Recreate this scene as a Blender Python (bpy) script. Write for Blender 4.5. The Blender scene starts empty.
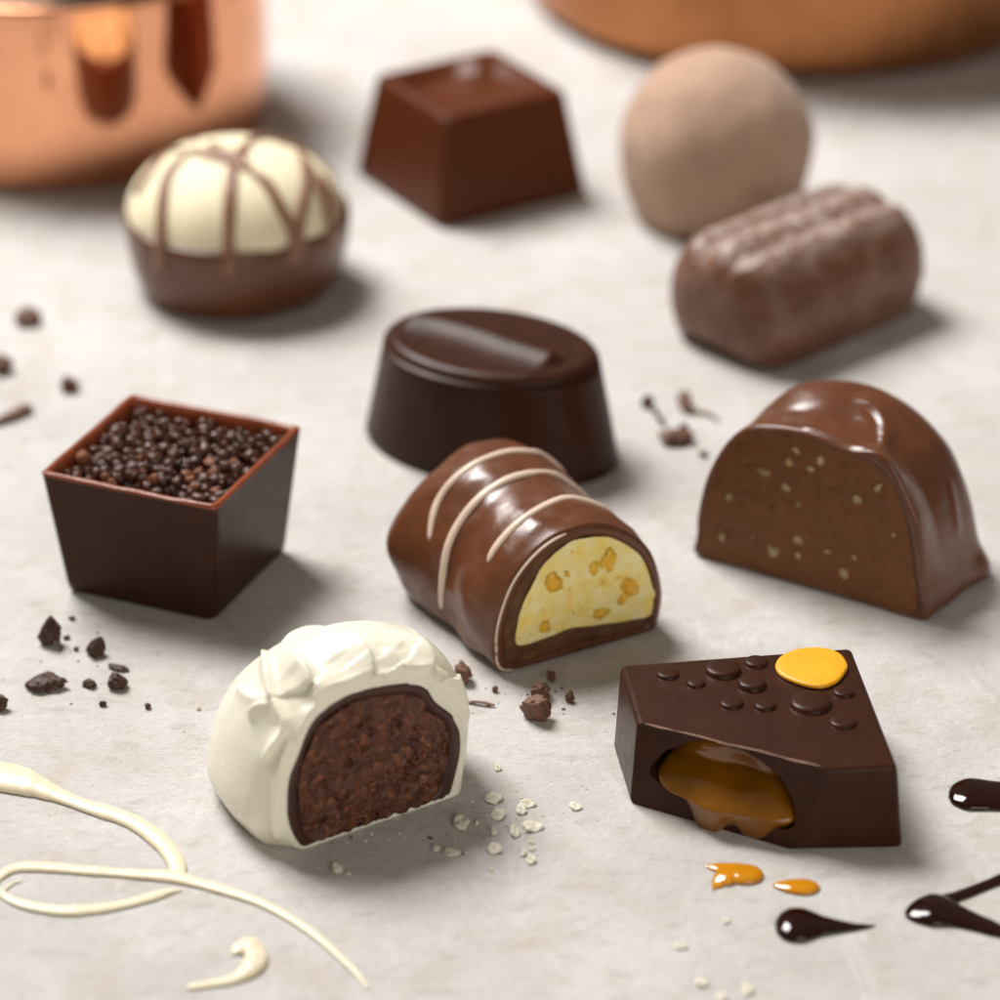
import bpy, bmesh, math, random
import numpy as np
from mathutils import Vector, noise
from mathutils.bvhtree import BVHTree

random.seed(11)
rng = np.random.default_rng(7)
scene = bpy.context.scene
scene.unit_settings.system = 'METRIC'
scene.unit_settings.scale_length = 0.01          # one unit is one centimetre
COL = scene.collection

# ------------------------------------------------------------------ camera maths (metres out where a photographed point lies on the table)
TH = math.radians(27.5); FPX = 4000.0; ZC = 53.0
CAM = np.array((0.0, -ZC*math.cos(TH), ZC*math.sin(TH)))
def ray(px, py):
    a = (px-500)/FPX; b = -(py-500)/FPX
    return np.array((a, math.cos(TH)+b*math.sin(TH), -math.sin(TH)+b*math.cos(TH)))
def P(px, py, z=0.0):
    d = ray(px, py); t = (z-CAM[2])/d[2]
    return CAM+t*d
def Pv(px, py, o, u):
    """point of a vertical plane through o with horizontal direction u -> (s, z)"""
    d = ray(px, py); n = np.array((-u[1], u[0]))
    t = np.dot(np.array(o[:2])-CAM[:2], n)/np.dot(d[:2], n)
    q = CAM+t*d
    return np.array((np.dot(q[:2]-np.array(o[:2]), u), q[2]))
def zoomed(x0, y0, s, pts):
    return [(x0+x/s, y0+y/s) for x, y in pts]

# ------------------------------------------------------------------ materials
def mat(name, color, rough=0.5, metal=0.0, sss=0.0, sss_col=None, spec=0.5, var=0.0, var_scale=1.5, dark=None,
        bump=0.0, bump_scale=8.0, bump_detail=4, rough_var=0.0, coat=0.0, trans=0.0, ior=1.45, sheen=0.0, fleck=None, dust=None, sss_scale=.12):
    m = bpy.data.materials.new(name); m.use_nodes = True
    nt = m.node_tree; N = nt.nodes; L = nt.links
    b = N['Principled BSDF']
    b.inputs['Base Color'].default_value = (*color, 1)
    b.inputs['Roughness'].default_value = rough
    b.inputs['Metallic'].default_value = metal
    b.inputs['Specular IOR Level'].default_value = spec
    b.inputs['IOR'].default_value = ior
    b.inputs['Coat Weight'].default_value = coat
    b.inputs['Coat Roughness'].default_value = 0.08
    b.inputs['Transmission Weight'].default_value = trans
    b.inputs['Sheen Weight'].default_value = sheen
    if sss:
        b.inputs['Subsurface Weight'].default_value = sss
        b.inputs['Subsurface Radius'].default_value = sss_col or (1, .6, .3)
        b.inputs['Subsurface Scale'].default_value = sss_scale
    tc = N.new('ShaderNodeTexCoord')
    def nz(scale, detail=4, rough=.55):
        t = N.new('ShaderNodeTexNoise'); t.inputs['Scale'].default_value = scale
        t.inputs['Detail'].default_value = detail; t.inputs['Roughness'].default_value = rough
        L.new(tc.outputs['Object'], t.inputs['Vector']); return t
    last = None
    if var > 0:
        t = nz(var_scale)
        r = N.new('ShaderNodeMapRange'); r.inputs['From Min'].default_value = .3; r.inputs['From Max'].default_value = .7
        L.new(t.outputs['Fac'], r.inputs['Value'])
        mx = N.new('ShaderNodeMix'); mx.data_type = 'RGBA'
        d = dark or tuple(c*(1-var) for c in color)
        mx.inputs['A'].default_value = (*d, 1); mx.inputs['B'].default_value = (*color, 1)
        L.new(r.outputs['Result'], mx.inputs['Factor'])
        last = mx.outputs['Result']
    if fleck:
        fc, fs, lo, hi = fleck
        t = nz(fs, 3)
        r = N.new('ShaderNodeMapRange'); r.inputs['From Min'].default_value = lo; r.inputs['From Max'].default_value = hi
        L.new(t.outputs['Fac'], r.inputs['Value'])
        mx = N.new('ShaderNodeMix'); mx.data_type = 'RGBA'
        mx.inputs['A'].default_value = (*color, 1); mx.inputs['B'].default_value = (*fc, 1)
        if last: L.new(last, mx.inputs['A'])
        L.new(r.outputs['Result'], mx.inputs['Factor']); last = mx.outputs['Result']
    if dust:      # powder that has settled on the upward faces
        ge = N.new('ShaderNodeNewGeometry'); sp = N.new('ShaderNodeSeparateXYZ'); L.new(ge.outputs['Normal'], sp.inputs[0])
        r = N.new('ShaderNodeMapRange'); r.inputs['From Min'].default_value = .55; r.inputs['From Max'].default_value = 1.0; L.new(sp.outputs['Z'], r.inputs['Value'])
        t = nz(7, 8, .75); r2 = N.new('ShaderNodeMapRange'); r2.inputs['From Min'].default_value = .42; r2.inputs['From Max'].default_value = .66; L.new(t.outputs['Fac'], r2.inputs['Value'])
        mu = N.new('ShaderNodeMath'); mu.operation = 'MULTIPLY'; L.new(r.outputs['Result'], mu.inputs[0]); L.new(r2.outputs['Result'], mu.inputs[1])
        mx = N.new('ShaderNodeMix'); mx.data_type = 'RGBA'; L.new(mu.outputs[0], mx.inputs['Factor'])
        mx.inputs['A'].default_value = (*color, 1); mx.inputs['B'].default_value = (*dust, 1)
        if last: L.new(last, mx.inputs['A'])
        last = mx.outputs['Result']
    if last: L.new(last, b.inputs['Base Color'])
    if rough_var:
        t = nz(var_scale*2.3)
        r = N.new('ShaderNodeMapRange'); r.inputs['From Min'].default_value = .3; r.inputs['From Max'].default_value = .7
        r.inputs['To Min'].default_value = max(.02, rough-rough_var); r.inputs['To Max'].default_value = rough+rough_var
        L.new(t.outputs['Fac'], r.inputs['Value']); L.new(r.outputs['Result'], b.inputs['Roughness'])
    if bump:
        t = nz(bump_scale, bump_detail)
        bp = N.new('ShaderNodeBump'); bp.inputs['Strength'].default_value = 1.0; bp.inputs['Distance'].default_value = bump
        L.new(t.outputs['Fac'], bp.inputs['Height']); L.new(bp.outputs['Normal'], b.inputs['Normal'])
    return m

M = {}
M['dark'] = mat('dark_chocolate', (.044, .0150, .0078), .33, var=.22, var_scale=2.5, bump=.0018, bump_scale=14, rough_var=.05, spec=.16)
M['dark_gloss'] = mat('dark_chocolate_bead', (.085, .032, .018), .16, bump=.004, bump_scale=20, spec=.7)
M['bead_brown'] = mat('brown_bead', (.24, .085, .035), .18, bump=.006, bump_scale=20)
M['rim'] = mat('thin_dark_edge', (.26, .058, .018), .3, var=.35, var_scale=3, bump=.006, bump_scale=22)
M['milk'] = mat('milk_chocolate', (.130, .043, .0165), .29, var=.2, var_scale=2.2, bump=.003, bump_scale=12, rough_var=.07, spec=.6)
M['milk_matte'] = mat('milk_chocolate_moulded', (.095, .0225, .0058), .36, var=.12, var_scale=2.2, bump=.004, bump_scale=12, spec=.22)
M['milk_cut'] = mat('milk_shell_cut', (.13, .050, .024), .45, var=.15, var_scale=4, bump=.006, bump_scale=18)
M['cut_edge_and_glint'] = mat('pale_cut_edge', (.42, .25, .17), .5)
M['nutty'] = mat('nut_filling', (.175, .064, .019), .58, var=.22, var_scale=3.0, bump=.010, bump_scale=16, spec=.35, fleck=((.24, .11, .045), 9, .60, .78))
M['nut'] = mat('nut_bit', (.56, .40, .20), .6, var=.7, var_scale=8, bump=.01, bump_scale=20)
M['milk_stripe'] = mat('milk_drizzle', (.24, .115, .062), .42)
M['white'] = mat('white_chocolate', (.84, .805, .665), .30, sss=.25, sss_scale=.04, sss_col=(1, .8, .45), var=.05, var_scale=1.4, bump=.002, bump_scale=9, rough_var=.08, spec=.4)
M['white_cap'] = mat('white_chocolate_cap', (.82, .74, .52), .58, sss=.3, sss_col=(1, .8, .45), var=.05, spec=.25)
M['white_drizzle'] = mat('white_chocolate_drizzle', (.77, .68, .49), .38, sss=.3, sss_col=(1, .8, .45), var=.04, bump=.003, bump_scale=9)
M['flake'] = mat('white_flake', (.80, .74, .60), .55, sss=.2, var=.12, var_scale=6, bump=.01, bump_scale=20)
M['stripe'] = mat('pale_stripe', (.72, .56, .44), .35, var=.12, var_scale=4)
M['shell_dark'] = mat('dark_inner_shell', (.060, .022, .014), .40, var=.2, var_scale=5, bump=.006, bump_scale=16)
M['ganache'] = mat('brown_ganache', (.155, .049, .021), .36, var=.70, var_scale=5, bump=.07, bump_scale=8, bump_detail=7, spec=.5, fleck=((.28, .10, .042), 10, .56, .72))
M['yellow'] = mat('yellow_filling', (.93, .68, .13), .6, var=.22, var_scale=4, dark=(.96, .86, .47), bump=.03, bump_scale=14, sss=.25, fleck=((.70, .37, .035), 6, .62, .74))
M['fruit'] = mat('candied_fruit', (.90, .54, .05), .32, sss=.5, var=.45, dark=(.80, .40, .02), var_scale=6)
M['base_layer'] = mat('brown_base_layer', (.16, .068, .028), .45, var=.5, var_scale=6, bump=.02, bump_scale=14, fleck=((.30, .14, .03), 5, .64, .75))
M['cocoa'] = mat('cocoa_dust', (.51, .335, .24), .88, var=.20, var_scale=1.6, bump=.02, bump_scale=28, bump_detail=8, spec=.15, sheen=.15)
M['frosted'] = mat('frosted_milk', (.16, .066, .036), .42, var=.2, var_scale=3, bump=.012, bump_scale=18, spec=.5, fleck=((.24, .13, .09), 2.2, .45, .80), dust=(.60, .51, .47))
M['orange'] = mat('yellow_icing', (.88, .40, .010), .42, var=.12, var_scale=3, sss=.15, bump=.004, bump_scale=10)
M['caramel'] = mat('caramel', (.47, .17, .006), .04, sss=.3, sss_col=(1, .42, .06), var=.5, var_scale=1.3, spec=.6, coat=.4, trans=.42)
M['caramel_drop'] = mat('caramel_drop', (.62, .25, .007), .08, sss=.35, sss_col=(1, .5, .08), var=.2, var_scale=2.5, spec=.6, coat=.4)
M['sauce'] = mat('dark_sauce', (.016, .0042, .0025), .10, spec=.5)
M['crumb'] = mat('dark_crumb', (.085, .034, .018), .5, var=.6, var_scale=8, bump=.03, bump_scale=18)
M['milk_crumb'] = mat('milk_crumb', (.19, .085, .045), .55, var=.5, var_scale=8, bump=.03, bump_scale=18)
M['copper'] = mat('copper', (.82, .385, .215), .06, metal=1, var=.12, var_scale=.7, bump=.003, bump_scale=1.6, rough_var=.03)
M['copper_old'] = mat('copper_aged', (.50, .21, .085), .30, metal=1, var=.3, var_scale=.8, bump=.01, bump_scale=3, rough_var=.07)
M['tin'] = mat('tin_lining', (.42, .35, .31), .35, metal=1, var=.15, var_scale=1)

def table_material():
    m = bpy.data.materials.new('pale_stone'); m.use_nodes = True
    nt = m.node_tree; N = nt.nodes; L = nt.links; b = N['Principled BSDF']
    tc = N.new('ShaderNodeTexCoord')
    def nz(scale, detail, rough=.6, stretch=None, dist=0):
        t = N.new('ShaderNodeTexNoise'); t.inputs['Scale'].default_value = scale
        t.inputs['Detail'].default_value = detail; t.inputs['Roughness'].default_value = rough
        t.inputs['Distortion'].default_value = dist
        if stretch:
            mp = N.new('ShaderNodeMapping'); mp.inputs['Scale'].default_value = stretch
            mp.inputs['Rotation'].default_value = (0, 0, math.radians(6))
            L.new(tc.outputs['Object'], mp.inputs['Vector']); L.new(mp.outputs['Vector'], t.inputs['Vector'])
        else: L.new(tc.outputs['Object'], t.inputs['Vector'])
        return t
    def rng_(t, lo, hi, a=0, c=1):
        r = N.new('ShaderNodeMapRange'); r.inputs['From Min'].default_value = lo; r.inputs['From Max'].default_value = hi
        r.inputs['To Min'].default_value = a; r.inputs['To Max'].default_value = c
        L.new(t.outputs['Fac'], r.inputs['Value']); return r.outputs['Result']
    def mix(fac, a, bb):
        x = N.new('ShaderNodeMix'); x.data_type = 'RGBA'
        L.new(fac, x.inputs['Factor'])
        for k, v in (('A', a), ('B', bb)):
            if isinstance(v, tuple): x.inputs[k].default_value = (*v, 1)
            else: L.new(v, x.inputs[k])
        return x.outputs['Result']
    c = mix(rng_(nz(.35, 6, .65), .36, .64), (.575, .552, .528), (.685, .668, .650))
    c = mix(rng_(nz(1.3, 6, .62, dist=.4), .50, .72, 0, .75), c, (.57, .50, .425))          # warm stains
    c = mix(rng_(nz(3.4, 5, .6, (.6, 1.2, 1)), .55, .80, 0, .8), c, (.42, .385, .34))        # grey mottling
    c = mix(rng_(nz(2.2, 5, .7), .56, .76, 0, .6), c, (.715, .70, .675))                      # worn light patches
    c = mix(rng_(nz(30, 4, .7, (.35, 1.3, 1)), .50, .78, 0, .5), c, (.36, .33, .295))        # fine fibres
    c = mix(rng_(nz(9, 6, .75, (.7, 1.2, 1), .6), .60, .80, 0, .55), c, (.42, .375, .325))        # dirt in the pores
    c = mix(rng_(nz(.7, 7, .72, None, 1.2), .58, .72, 0, .38), c, (.46, .40, .335))            # old stains
    c = mix(rng_(nz(26, 2, .5, None, .8), .665, .72, 0, .6), c, (.33, .28, .235))          # dark specks and pits
    c = mix(rng_(nz(1.0, 6, .7, (1, .35, 1), 1.5), .60, .66, 0, .35), c, (.74, .725, .70))     # pale scuffs
    L.new(c, b.inputs['Base Color'])
    b.inputs['Roughness'].default_value = .75; b.inputs['Specular IOR Level'].default_value = .12
    h1 = nz(34, 6, .75, (.4, 1.3, 1)); h2 = nz(5, 5, .6)
    ad = N.new('ShaderNodeMath'); ad.operation = 'MULTIPLY_ADD'; ad.inputs[1].default_value = 1.6
    L.new(h2.outputs['Fac'], ad.inputs[0]); L.new(h1.outputs['Fac'], ad.inputs[2])
    bp = N.new('ShaderNodeBump'); bp.inputs['Distance'].default_value = .022; bp.inputs['Strength'].default_value = 1
    L.new(ad.outputs[0], bp.inputs['Height']); L.new(bp.outputs['Normal'], b.inputs['Normal'])
    return m

# ------------------------------------------------------------------ objects
def thing(name, label, cat, loc=(0, 0, 0), rz=0.0, group=None):
    o = bpy.data.objects.new(name, None); COL.objects.link(o)
    o.empty_display_size = .3
    o.location = loc; o.rotation_euler = (0, 0, rz); o['label'] = label; o['category'] = cat
    if group: o['group'] = group
    return o
def mesh_obj(name, V, F, m, parent=None, smooth=True, loc=None):
    me = bpy.data.meshes.new(name); me.from_pydata([tuple(map(float, v)) for v in V], [], F); me.validate()
    bm = bmesh.new(); bm.from_mesh(me); bmesh.ops.recalc_face_normals(bm, faces=bm.faces[:]); bm.to_mesh(me); bm.free()
    if smooth: me.polygons.foreach_set('use_smooth', [True]*len(me.polygons))
    me.materials.append(m)
    o = bpy.data.objects.new(name, me); COL.objects.link(o)
    if parent: o.parent = parent
    if loc is not None: o.location = loc
    return o
def bm_obj(name, bm, m, parent=None, smooth=True):
    bmesh.ops.recalc_face_normals(bm, faces=bm.faces[:])
    me = bpy.data.meshes.new(name); bm.to_mesh(me); bm.free()
    if smooth: me.polygons.foreach_set('use_smooth', [True]*len(me.polygons))
    me.materials.append(m)
    o = bpy.data.objects.new(name, me); COL.objects.link(o)
    if parent: o.parent = parent
    return o
def tag(o, label, cat, group=None):
    o['label'] = label; o['category'] = cat
    if group: o['group'] = group
    return o

def rings_mesh(rings, close_start=False, close_end=False):
    """rings: list of (N,3) arrays; ends may close to a point"""
    V = []; F = []; n = len(rings[0])
    for r in rings: V.extend(r)
    for j in range(len(rings)-1):
        a = j*n; b = a+n
        for i in range(n):
            k = (i+1) % n
            F.append((a+i, a+k, b+k, b+i))
    if close_start:
        c = len(V); V.append(np.mean(rings[0], axis=0))
        for i in range(n): F.append((c, (i+1) % n, i))
    if close_end:
        c = len(V); V.append(np.mean(rings[-1], axis=0)); b = (len(rings)-1)*n
        for i in range(n): F.append((c, b+i, b+(i+1) % n))
    return np.array(V, float), F
def vnormals(V, F):
    Nn = np.zeros_like(V)
    for f in F:
        p = V[list(f)]
        n = np.cross(p[1]-p[0], p[2]-p[0]) if len(f) == 3 else np.cross(p[2]-p[0], p[3]-p[1])
        for i in f: Nn[i] += n
    l = np.linalg.norm(Nn, axis=1); l[l == 0] = 1
    return Nn/l[:, None]
def spline(pts, n, closed=False):
    p = np.array(pts, float); m = len(p); out = []
    segs = m if closed else m-1
    for i in range(segs):
        if closed: a, b, c, d = p[(i-1) % m], p[i], p[(i+1) % m], p[(i+2) % m]
        else: a, b, c, d = p[max(i-1, 0)], p[i], p[i+1], p[min(i+2, m-1)]
        for t in np.arange(0, 1, 1/12):
            out.append(.5*((2*b)+(-a+c)*t+(2*a-5*b+4*c-d)*t*t+(-a+3*b-3*c+d)*t**3))
    if not closed: out.append(p[-1])
    q = np.array(out)
    if closed: q = np.vstack([q, q[:1]])
    L = np.r_[0, np.cumsum(np.linalg.norm(np.diff(q[:, :min(3, q.shape[1])], axis=0), axis=1))]
    t = np.linspace(0, L[-1], n, endpoint=not closed)
    return np.stack([np.interp(t, L, q[:, k]) for k in range(q.shape[1])], axis=1)
def fbm(p, oct=4, seed=0.0):
    return noise.fractal(Vector((p[0]+seed, p[1]-seed*.7, p[2]+seed*.3)), 1.0, 2.0, oct)
def fbm_arr(V, scale, oct=3, seed=0.0):
    return np.array([fbm(v*scale, oct, seed) for v in V])
def ridge(V, Nn, poly, h, w, w2=None, start=None, end=None, crest=None):
    """height along a crest line running over the surface; w2 = width on the far side; tapers at both ends"""
    poly = np.asarray(poly); best = np.full(len(V), 1e9); sgn = np.zeros(len(V)); par = np.zeros(len(V)); k = len(poly)-1
    for i in range(k):
        a, b = poly[i], poly[i+1]; d = b-a; L = d@d
        t = np.clip(((V-a)@d)/L, 0, 1); q = V-(a+t[:, None]*d); dist = np.linalg.norm(q, axis=1)
        s = np.sign(np.einsum('ij,ij->i', np.cross(np.broadcast_to(d, V.shape), q), Nn))
        u = dist < best; best[u] = dist[u]; sgn[u] = s[u]; par[u] = (i+t[u])/k
    ww = np.where(sgn >= 0, w, w2 or w)
    e0 = start or .22; e1 = end or .22
    tap = np.clip(par/e0, 0.02, 1)*np.clip((1-par)/e1, 0.02, 1); tap = tap*tap*(3-2*tap)
    return h*tap*np.exp(-(best/ww)**(crest or 2))
def bvh(V, F): return BVHTree.FromPolygons([tuple(v) for v in V], F)
def cast(tree, pts, off=0.0):
    """photographed points to where they lie on a surface (same frame as the tree: world)"""
    out = []
    for p in pts:
        d = Vector(ray(*p)).normalized(); h = tree.ray_cast(Vector(CAM), d)
        if h[0] is not None: out.append(np.array(h[0])+np.array(h[1])*off)
    return np.array(out)
def to_local(V, loc, rz):
    c, s = math.cos(-rz), math.sin(-rz); W = np.array(V, float)-np.array(loc)
    return np.stack([c*W[:, 0]-s*W[:, 1], s*W[:, 0]+c*W[:, 1], W[:, 2]], axis=1)
def to_world(V, loc, rz):
    c, s = math.cos(rz), math.sin(rz); W = np.array(V, float)
    return np.stack([c*W[:, 0]-s*W[:, 1], s*W[:, 0]+c*W[:, 1], W[:, 2]], axis=1)+np.array(loc)
def tube(pts, radii, seg=10, n=40, squash=None, nrm=None):
    q = spline([(*p, r) for p, r in zip(pts, radii)], n); R = q[:, 3]; p = q[:, :3]
    T = np.gradient(p, axis=0); T /= np.linalg.norm(T, axis=1)[:, None]+1e-9
    rings = []; up = np.array((0, 0, 1.0))
    for i in range(n):
        u = up if nrm is None else nrm[min(int(i/n*len(nrm)), len(nrm)-1)]
        a = np.cross(T[i], u); a /= np.linalg.norm(a)+1e-9; b = np.cross(a, T[i])
        e = 1.0
        if i == 0 or i == n-1: e = .15
        elif i == 1 or i == n-2: e = .75
        rings.append(np.array([p[i]+e*R[i]*(math.cos(x)*a+(squash or 1)*math.sin(x)*b) for x in np.linspace(0, 2*math.pi, seg, endpoint=False)]))
    return rings_mesh(rings, True, True)

# ------------------------------------------------------------------ the table
bm = bmesh.new()
vs = [bm.verts.new(v) for v in ((-70, -60, 0), (70, -60, 0), (70, 80, 0), (-70, 80, 0))]; bm.faces.new(vs)
tb = bm_obj('table_surface', bm, table_material(), smooth=False); tb['kind'] = 'structure'

# ------------------------------------------------------------------ copper vessels
def lathe(profile, n=128):
    rings = [np.array([(r*math.cos(a), r*math.sin(a), z) for a in np.linspace(0, 2*math.pi, n, endpoint=False)]) for r, z in profile]
    return rings
def z_for(px, py, y):
    lo, hi = 0, 12
    for _ in range(50):
        mid = (lo+hi)/2
        if P(px, py, mid)[1] > y: lo = mid
        else: hi = mid
    return lo
pc = P(60, 112); pr = 3.42; pan_h = z_for(60, 13, pc[1]-pr)
t = thing('copper_saucepan', 'shiny copper saucepan with thin rolled rim standing behind the white domed chocolate', 'saucepan', pc)
c = .16
prof = [(0.01, .02)]+[(pr-c, .02)]+[(pr-c+c*math.sin(a), .02+c-c*math.cos(a)) for a in np.linspace(.2, math.pi/2, 8)]+[(pr, pan_h*.35), (pr, pan_h*.7), (pr, pan_h-.02)]
V, F = rings_mesh(lathe(prof), True); mesh_obj('body', V, F, M['copper'], t)
prof = [(pr-.0, pan_h-.06), (pr+.05, pan_h-.05), (pr+.08, pan_h), (pr+.06, pan_h+.06), (pr, pan_h+.09), (pr-.07, pan_h+.07), (pr-.10, pan_h)]
V, F = rings_mesh(lathe(prof)); mesh_obj('rim', V, F, M['copper'], t)
prof = [(pr-.09, pan_h+.02), (pr-.09, .4), (pr-.25, .2), (.01, .19)]
V, F = rings_mesh(lathe(prof), False, True); mesh_obj('lining', V, F, M['tin'], t)

bc = P(797, -14); br = 4.85
t = thing('copper_bowl', 'large dull copper bowl with rounded foot, cut by the top edge behind the round truffle', 'bowl', bc)
prof = [(.01, .03), (br-.6, .03)]+[(br-.45+.45*math.sin(a), .03+.45-.45*math.cos(a)) for a in np.linspace(.15, math.pi/2, 12)]+[(br+.06, 1.6), (br+.16, 2.6), (br+.22, 3.6)]
V, F = rings_mesh(lathe(prof), True); mesh_obj('body', V, F, M['copper_old'], t)
prof = [(br+.20, 3.55), (br+.29, 3.58), (br+.31, 3.66), (br+.22, 3.72), (br+.12, 3.66), (br+.10, 3.4)]
V, F = rings_mesh(lathe(prof)); mesh_obj('rim', V, F, M['copper_old'], t)
prof = [(br+.11, 3.6), (br+.02, 2.4), (br-.1, 1.2), (br-.8, .35), (.01, .2)]
V, F = rings_mesh(lathe(prof), False, True); mesh_obj('lining', V, F, M['tin'], t)

# ------------------------------------------------------------------ moulded blocks with rounded square plans
def square_ring(h, r, n=24):
    """rounded square of half side h and corner radius r, CCW"""
    r = min(r, h*.98); pts = []
    for q in range(4):
        a0 = q*math.pi/2; cx = (h-r)*(1 if q in (0, 3) else -1); cy = (h-r)*(1 if q in (0, 1) else -1)
        for a in np.linspace(0, math.pi/2, 7): pts.append((cx+r*math.cos(a0+a), cy+r*math.sin(a0+a)))
        x, y = pts[-1]; q2 = (q+1) % 4
        cx2 = (h-r)*(1 if q2 in (0, 3) else -1); cy2 = (h-r)*(1 if q2 in (0, 1) else -1)
        x2, y2 = cx2+r*math.cos(a0+math.pi/2), cy2+r*math.sin(a0+math.pi/2)
        for k in np.linspace(0, 1, n+2)[1:-1]: pts.append((x+(x2-x)*k, y+(y2-y)*k))
    return np.array(pts)
def ring3(xy, z): return np.column_stack([xy, np.full(len(xy), z) if np.isscalar(z) else z])

# square milk chocolate with a swirled hollow top
loc = (-.46, 10.72, 0); rz = math.radians(31.5)
t = thing('moulded_chocolate', 'square tapered milk chocolate with a hollowed swirl top, behind the dark oval one', 'chocolate', loc, rz)
H = 1.68; hb, ht = 1.33, 1.085
R_ = [ring3(square_ring(hb-.05, .12), 0.0), ring3(square_ring(hb, .12), .05)]
for k in np.linspace(.08, 1, 12): R_.append(ring3(square_ring(hb+(ht-hb)*k, .11), .05+(H-.11)*k))
R_.append(ring3(square_ring(ht-.02, .11), H-.02)); R_.append(ring3(square_ring(ht-.07, .11), H+.01))
def swirl(xy):
    z = []
    for x, y in xy:
        d = max(abs(x), abs(y))/ht
        ins = 1/(1+math.exp((d-.72)*16))
        a = math.atan2(y, x); r = math.hypot(x, y)
        tw = math.cos(a-1.2-1.6*r)*r
        z.append(H+.01-.26*ins*(.6+.4*tw)+.10*math.exp(-((x-.15)**2+(y-.25)**2)/.08)+.16*math.exp(-((x-.50)**2+(y-.62)**2)/.05))
    return np.array(z)
for k in np.linspace(.97, .03, 34):
    xy = square_ring((ht-.07)*k, .11*k+.04); R_.append(ring3(xy, swirl(xy)))
V, F = rings_mesh(R_, True, True)
mesh_obj('body', V, F, M['milk_matte'], t)

# dark square cup filled with chocolate beads
loc = (-4.13, -1.98, 0); rz = math.radians(-23.0)
cup = thing('chocolate_cup', 'dark square chocolate cup heaped with tiny glossy chocolate beads', 'chocolate', loc, rz)
H = 1.74; hb, ht = 1.05, 1.225; th = .085
def cup_h(k): return hb+(ht-hb)*k
R_ = [ring3(square_ring(hb-.07, .12), 0.0), ring3(square_ring(hb, .12), .06)]
for k in np.linspace(.08, 1, 10): R_.append(ring3(square_ring(cup_h(k), .10-.02*k), .06+(H-.06)*k))
V, F = rings_mesh(R_, True); mesh_obj('shell', V, F, M['dark'], cup)
def rimz(xy, z0, amp=.018):
    return np.array([z0+amp*fbm((x*1.9, y*1.9, 3.1), 3) for x, y in xy])
R_ = []
for h, z in ((ht-.004, H-.03), (ht+.004, H-.004), (ht-.012, H+.016), (ht-th*.5, H+.024), (ht-th, H+.006), (ht-th-.03, H-.10), (ht-th-.07, H-.45)):
    xy = square_ring(h, .08); R_.append(ring3(xy, rimz(xy, z) if z > H-.001 else z))
V, F = rings_mesh(R_); mesh_obj('rim', V, F, M['rim'], cup)
R_ = []
for k in np.linspace(1, .02, 30):
    xy = square_ring((ht-th-.03)*k, .08*k+.02)
    R_.append(ring3(xy, np.array([H-.31+.04*fbm((x*2, y*2, 9), 3)+.05*(1-max(abs(x), abs(y))/ht) for x, y in xy])))
V, F = rings_mesh(R_, False, True); cup_fill = mesh_obj('filling', V, F, M['dark'], cup)
# beads
def ico(sub=2):
    bm = bmesh.new(); bmesh.ops.create_icosphere(bm, subdivisions=sub, radius=1)
    V = np.array([v.co[:] for v in bm.verts]); F = [tuple(v.index for v in f.verts) for f in bm.faces]; bm.free(); return V, F
IV, IF = ico(3); IV4, IF4 = ico(4); IV2, IF2 = ico(2)
bead_meshes = []
for k in range(6):
    V = IV2*(1+.75*fbm_arr(IV2, 1.4, 3, k*3.7))[:, None]*np.array((1, 1, random.uniform(.8, 1)))
    me = bpy.data.meshes.new('bead'); me.from_pydata([tuple(v) for v in V], [], IF2)
    me.polygons.foreach_set('use_smooth', [True]*len(me.polygons))
    me.materials.append(M['bead_brown'] if k >= 4 else M['dark_gloss']); bead_meshes.append((me, V))
beads = []
tries = 0
while tries < 9000 and len(beads) < 300:
    tries += 1
    lim = ht-th-.07
    x, y = random.uniform(-lim, lim), random.uniform(-lim, lim)
    # a bare patch of filling shows along the front edge
    if y < -.72 and random.random() < .75 and -.9 < x < .55: continue
    r = random.choice((.05, .06, .068, .076, .086, .1))
    z = H-.29+.07*(1-max(abs(x), abs(y))/ht)+r*.55
    for bx, by, bz, b_r in beads:
        d = math.hypot(x-bx, y-by)
        if d < (r+b_r)*.9:
            z = max(z, bz+math.sqrt(max(0, ((r+b_r)*.9)**2-d*d)))
    if z > H+.02-.12*max(abs(x), abs(y))/ht: continue
    beads.append((x, y, z, r))
cf, sf = math.cos(rz), math.sin(rz)
order = sorted(beads, key=lambda b: -(b[2]*2-(b[0]*sf+b[1]*cf)*.4+b[3]*4))
for b in order[:100]:
    me = random.choice(bead_meshes+bead_meshes[:4]*2)[0]
    o = bpy.data.objects.new('bead', me); COL.objects.link(o); o.parent = cup_fill
    o.location = b[:3]; o.scale = (b[3],)*3; o.rotation_euler = (random.random()*6, random.random()*6, random.random()*6)
VV = []; FF = []
for b in order[100:]:
    V = bead_meshes[random.randrange(4)][1]*b[3]+np.array(b[:3]); n0 = len(VV)
    VV.extend(V); FF.extend([tuple(i+n0 for i in f) for f in IF2])
o = mesh_obj('beads', VV, FF, M['dark_gloss'], cup_fill); o['kind'] = 'stuff'

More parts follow.
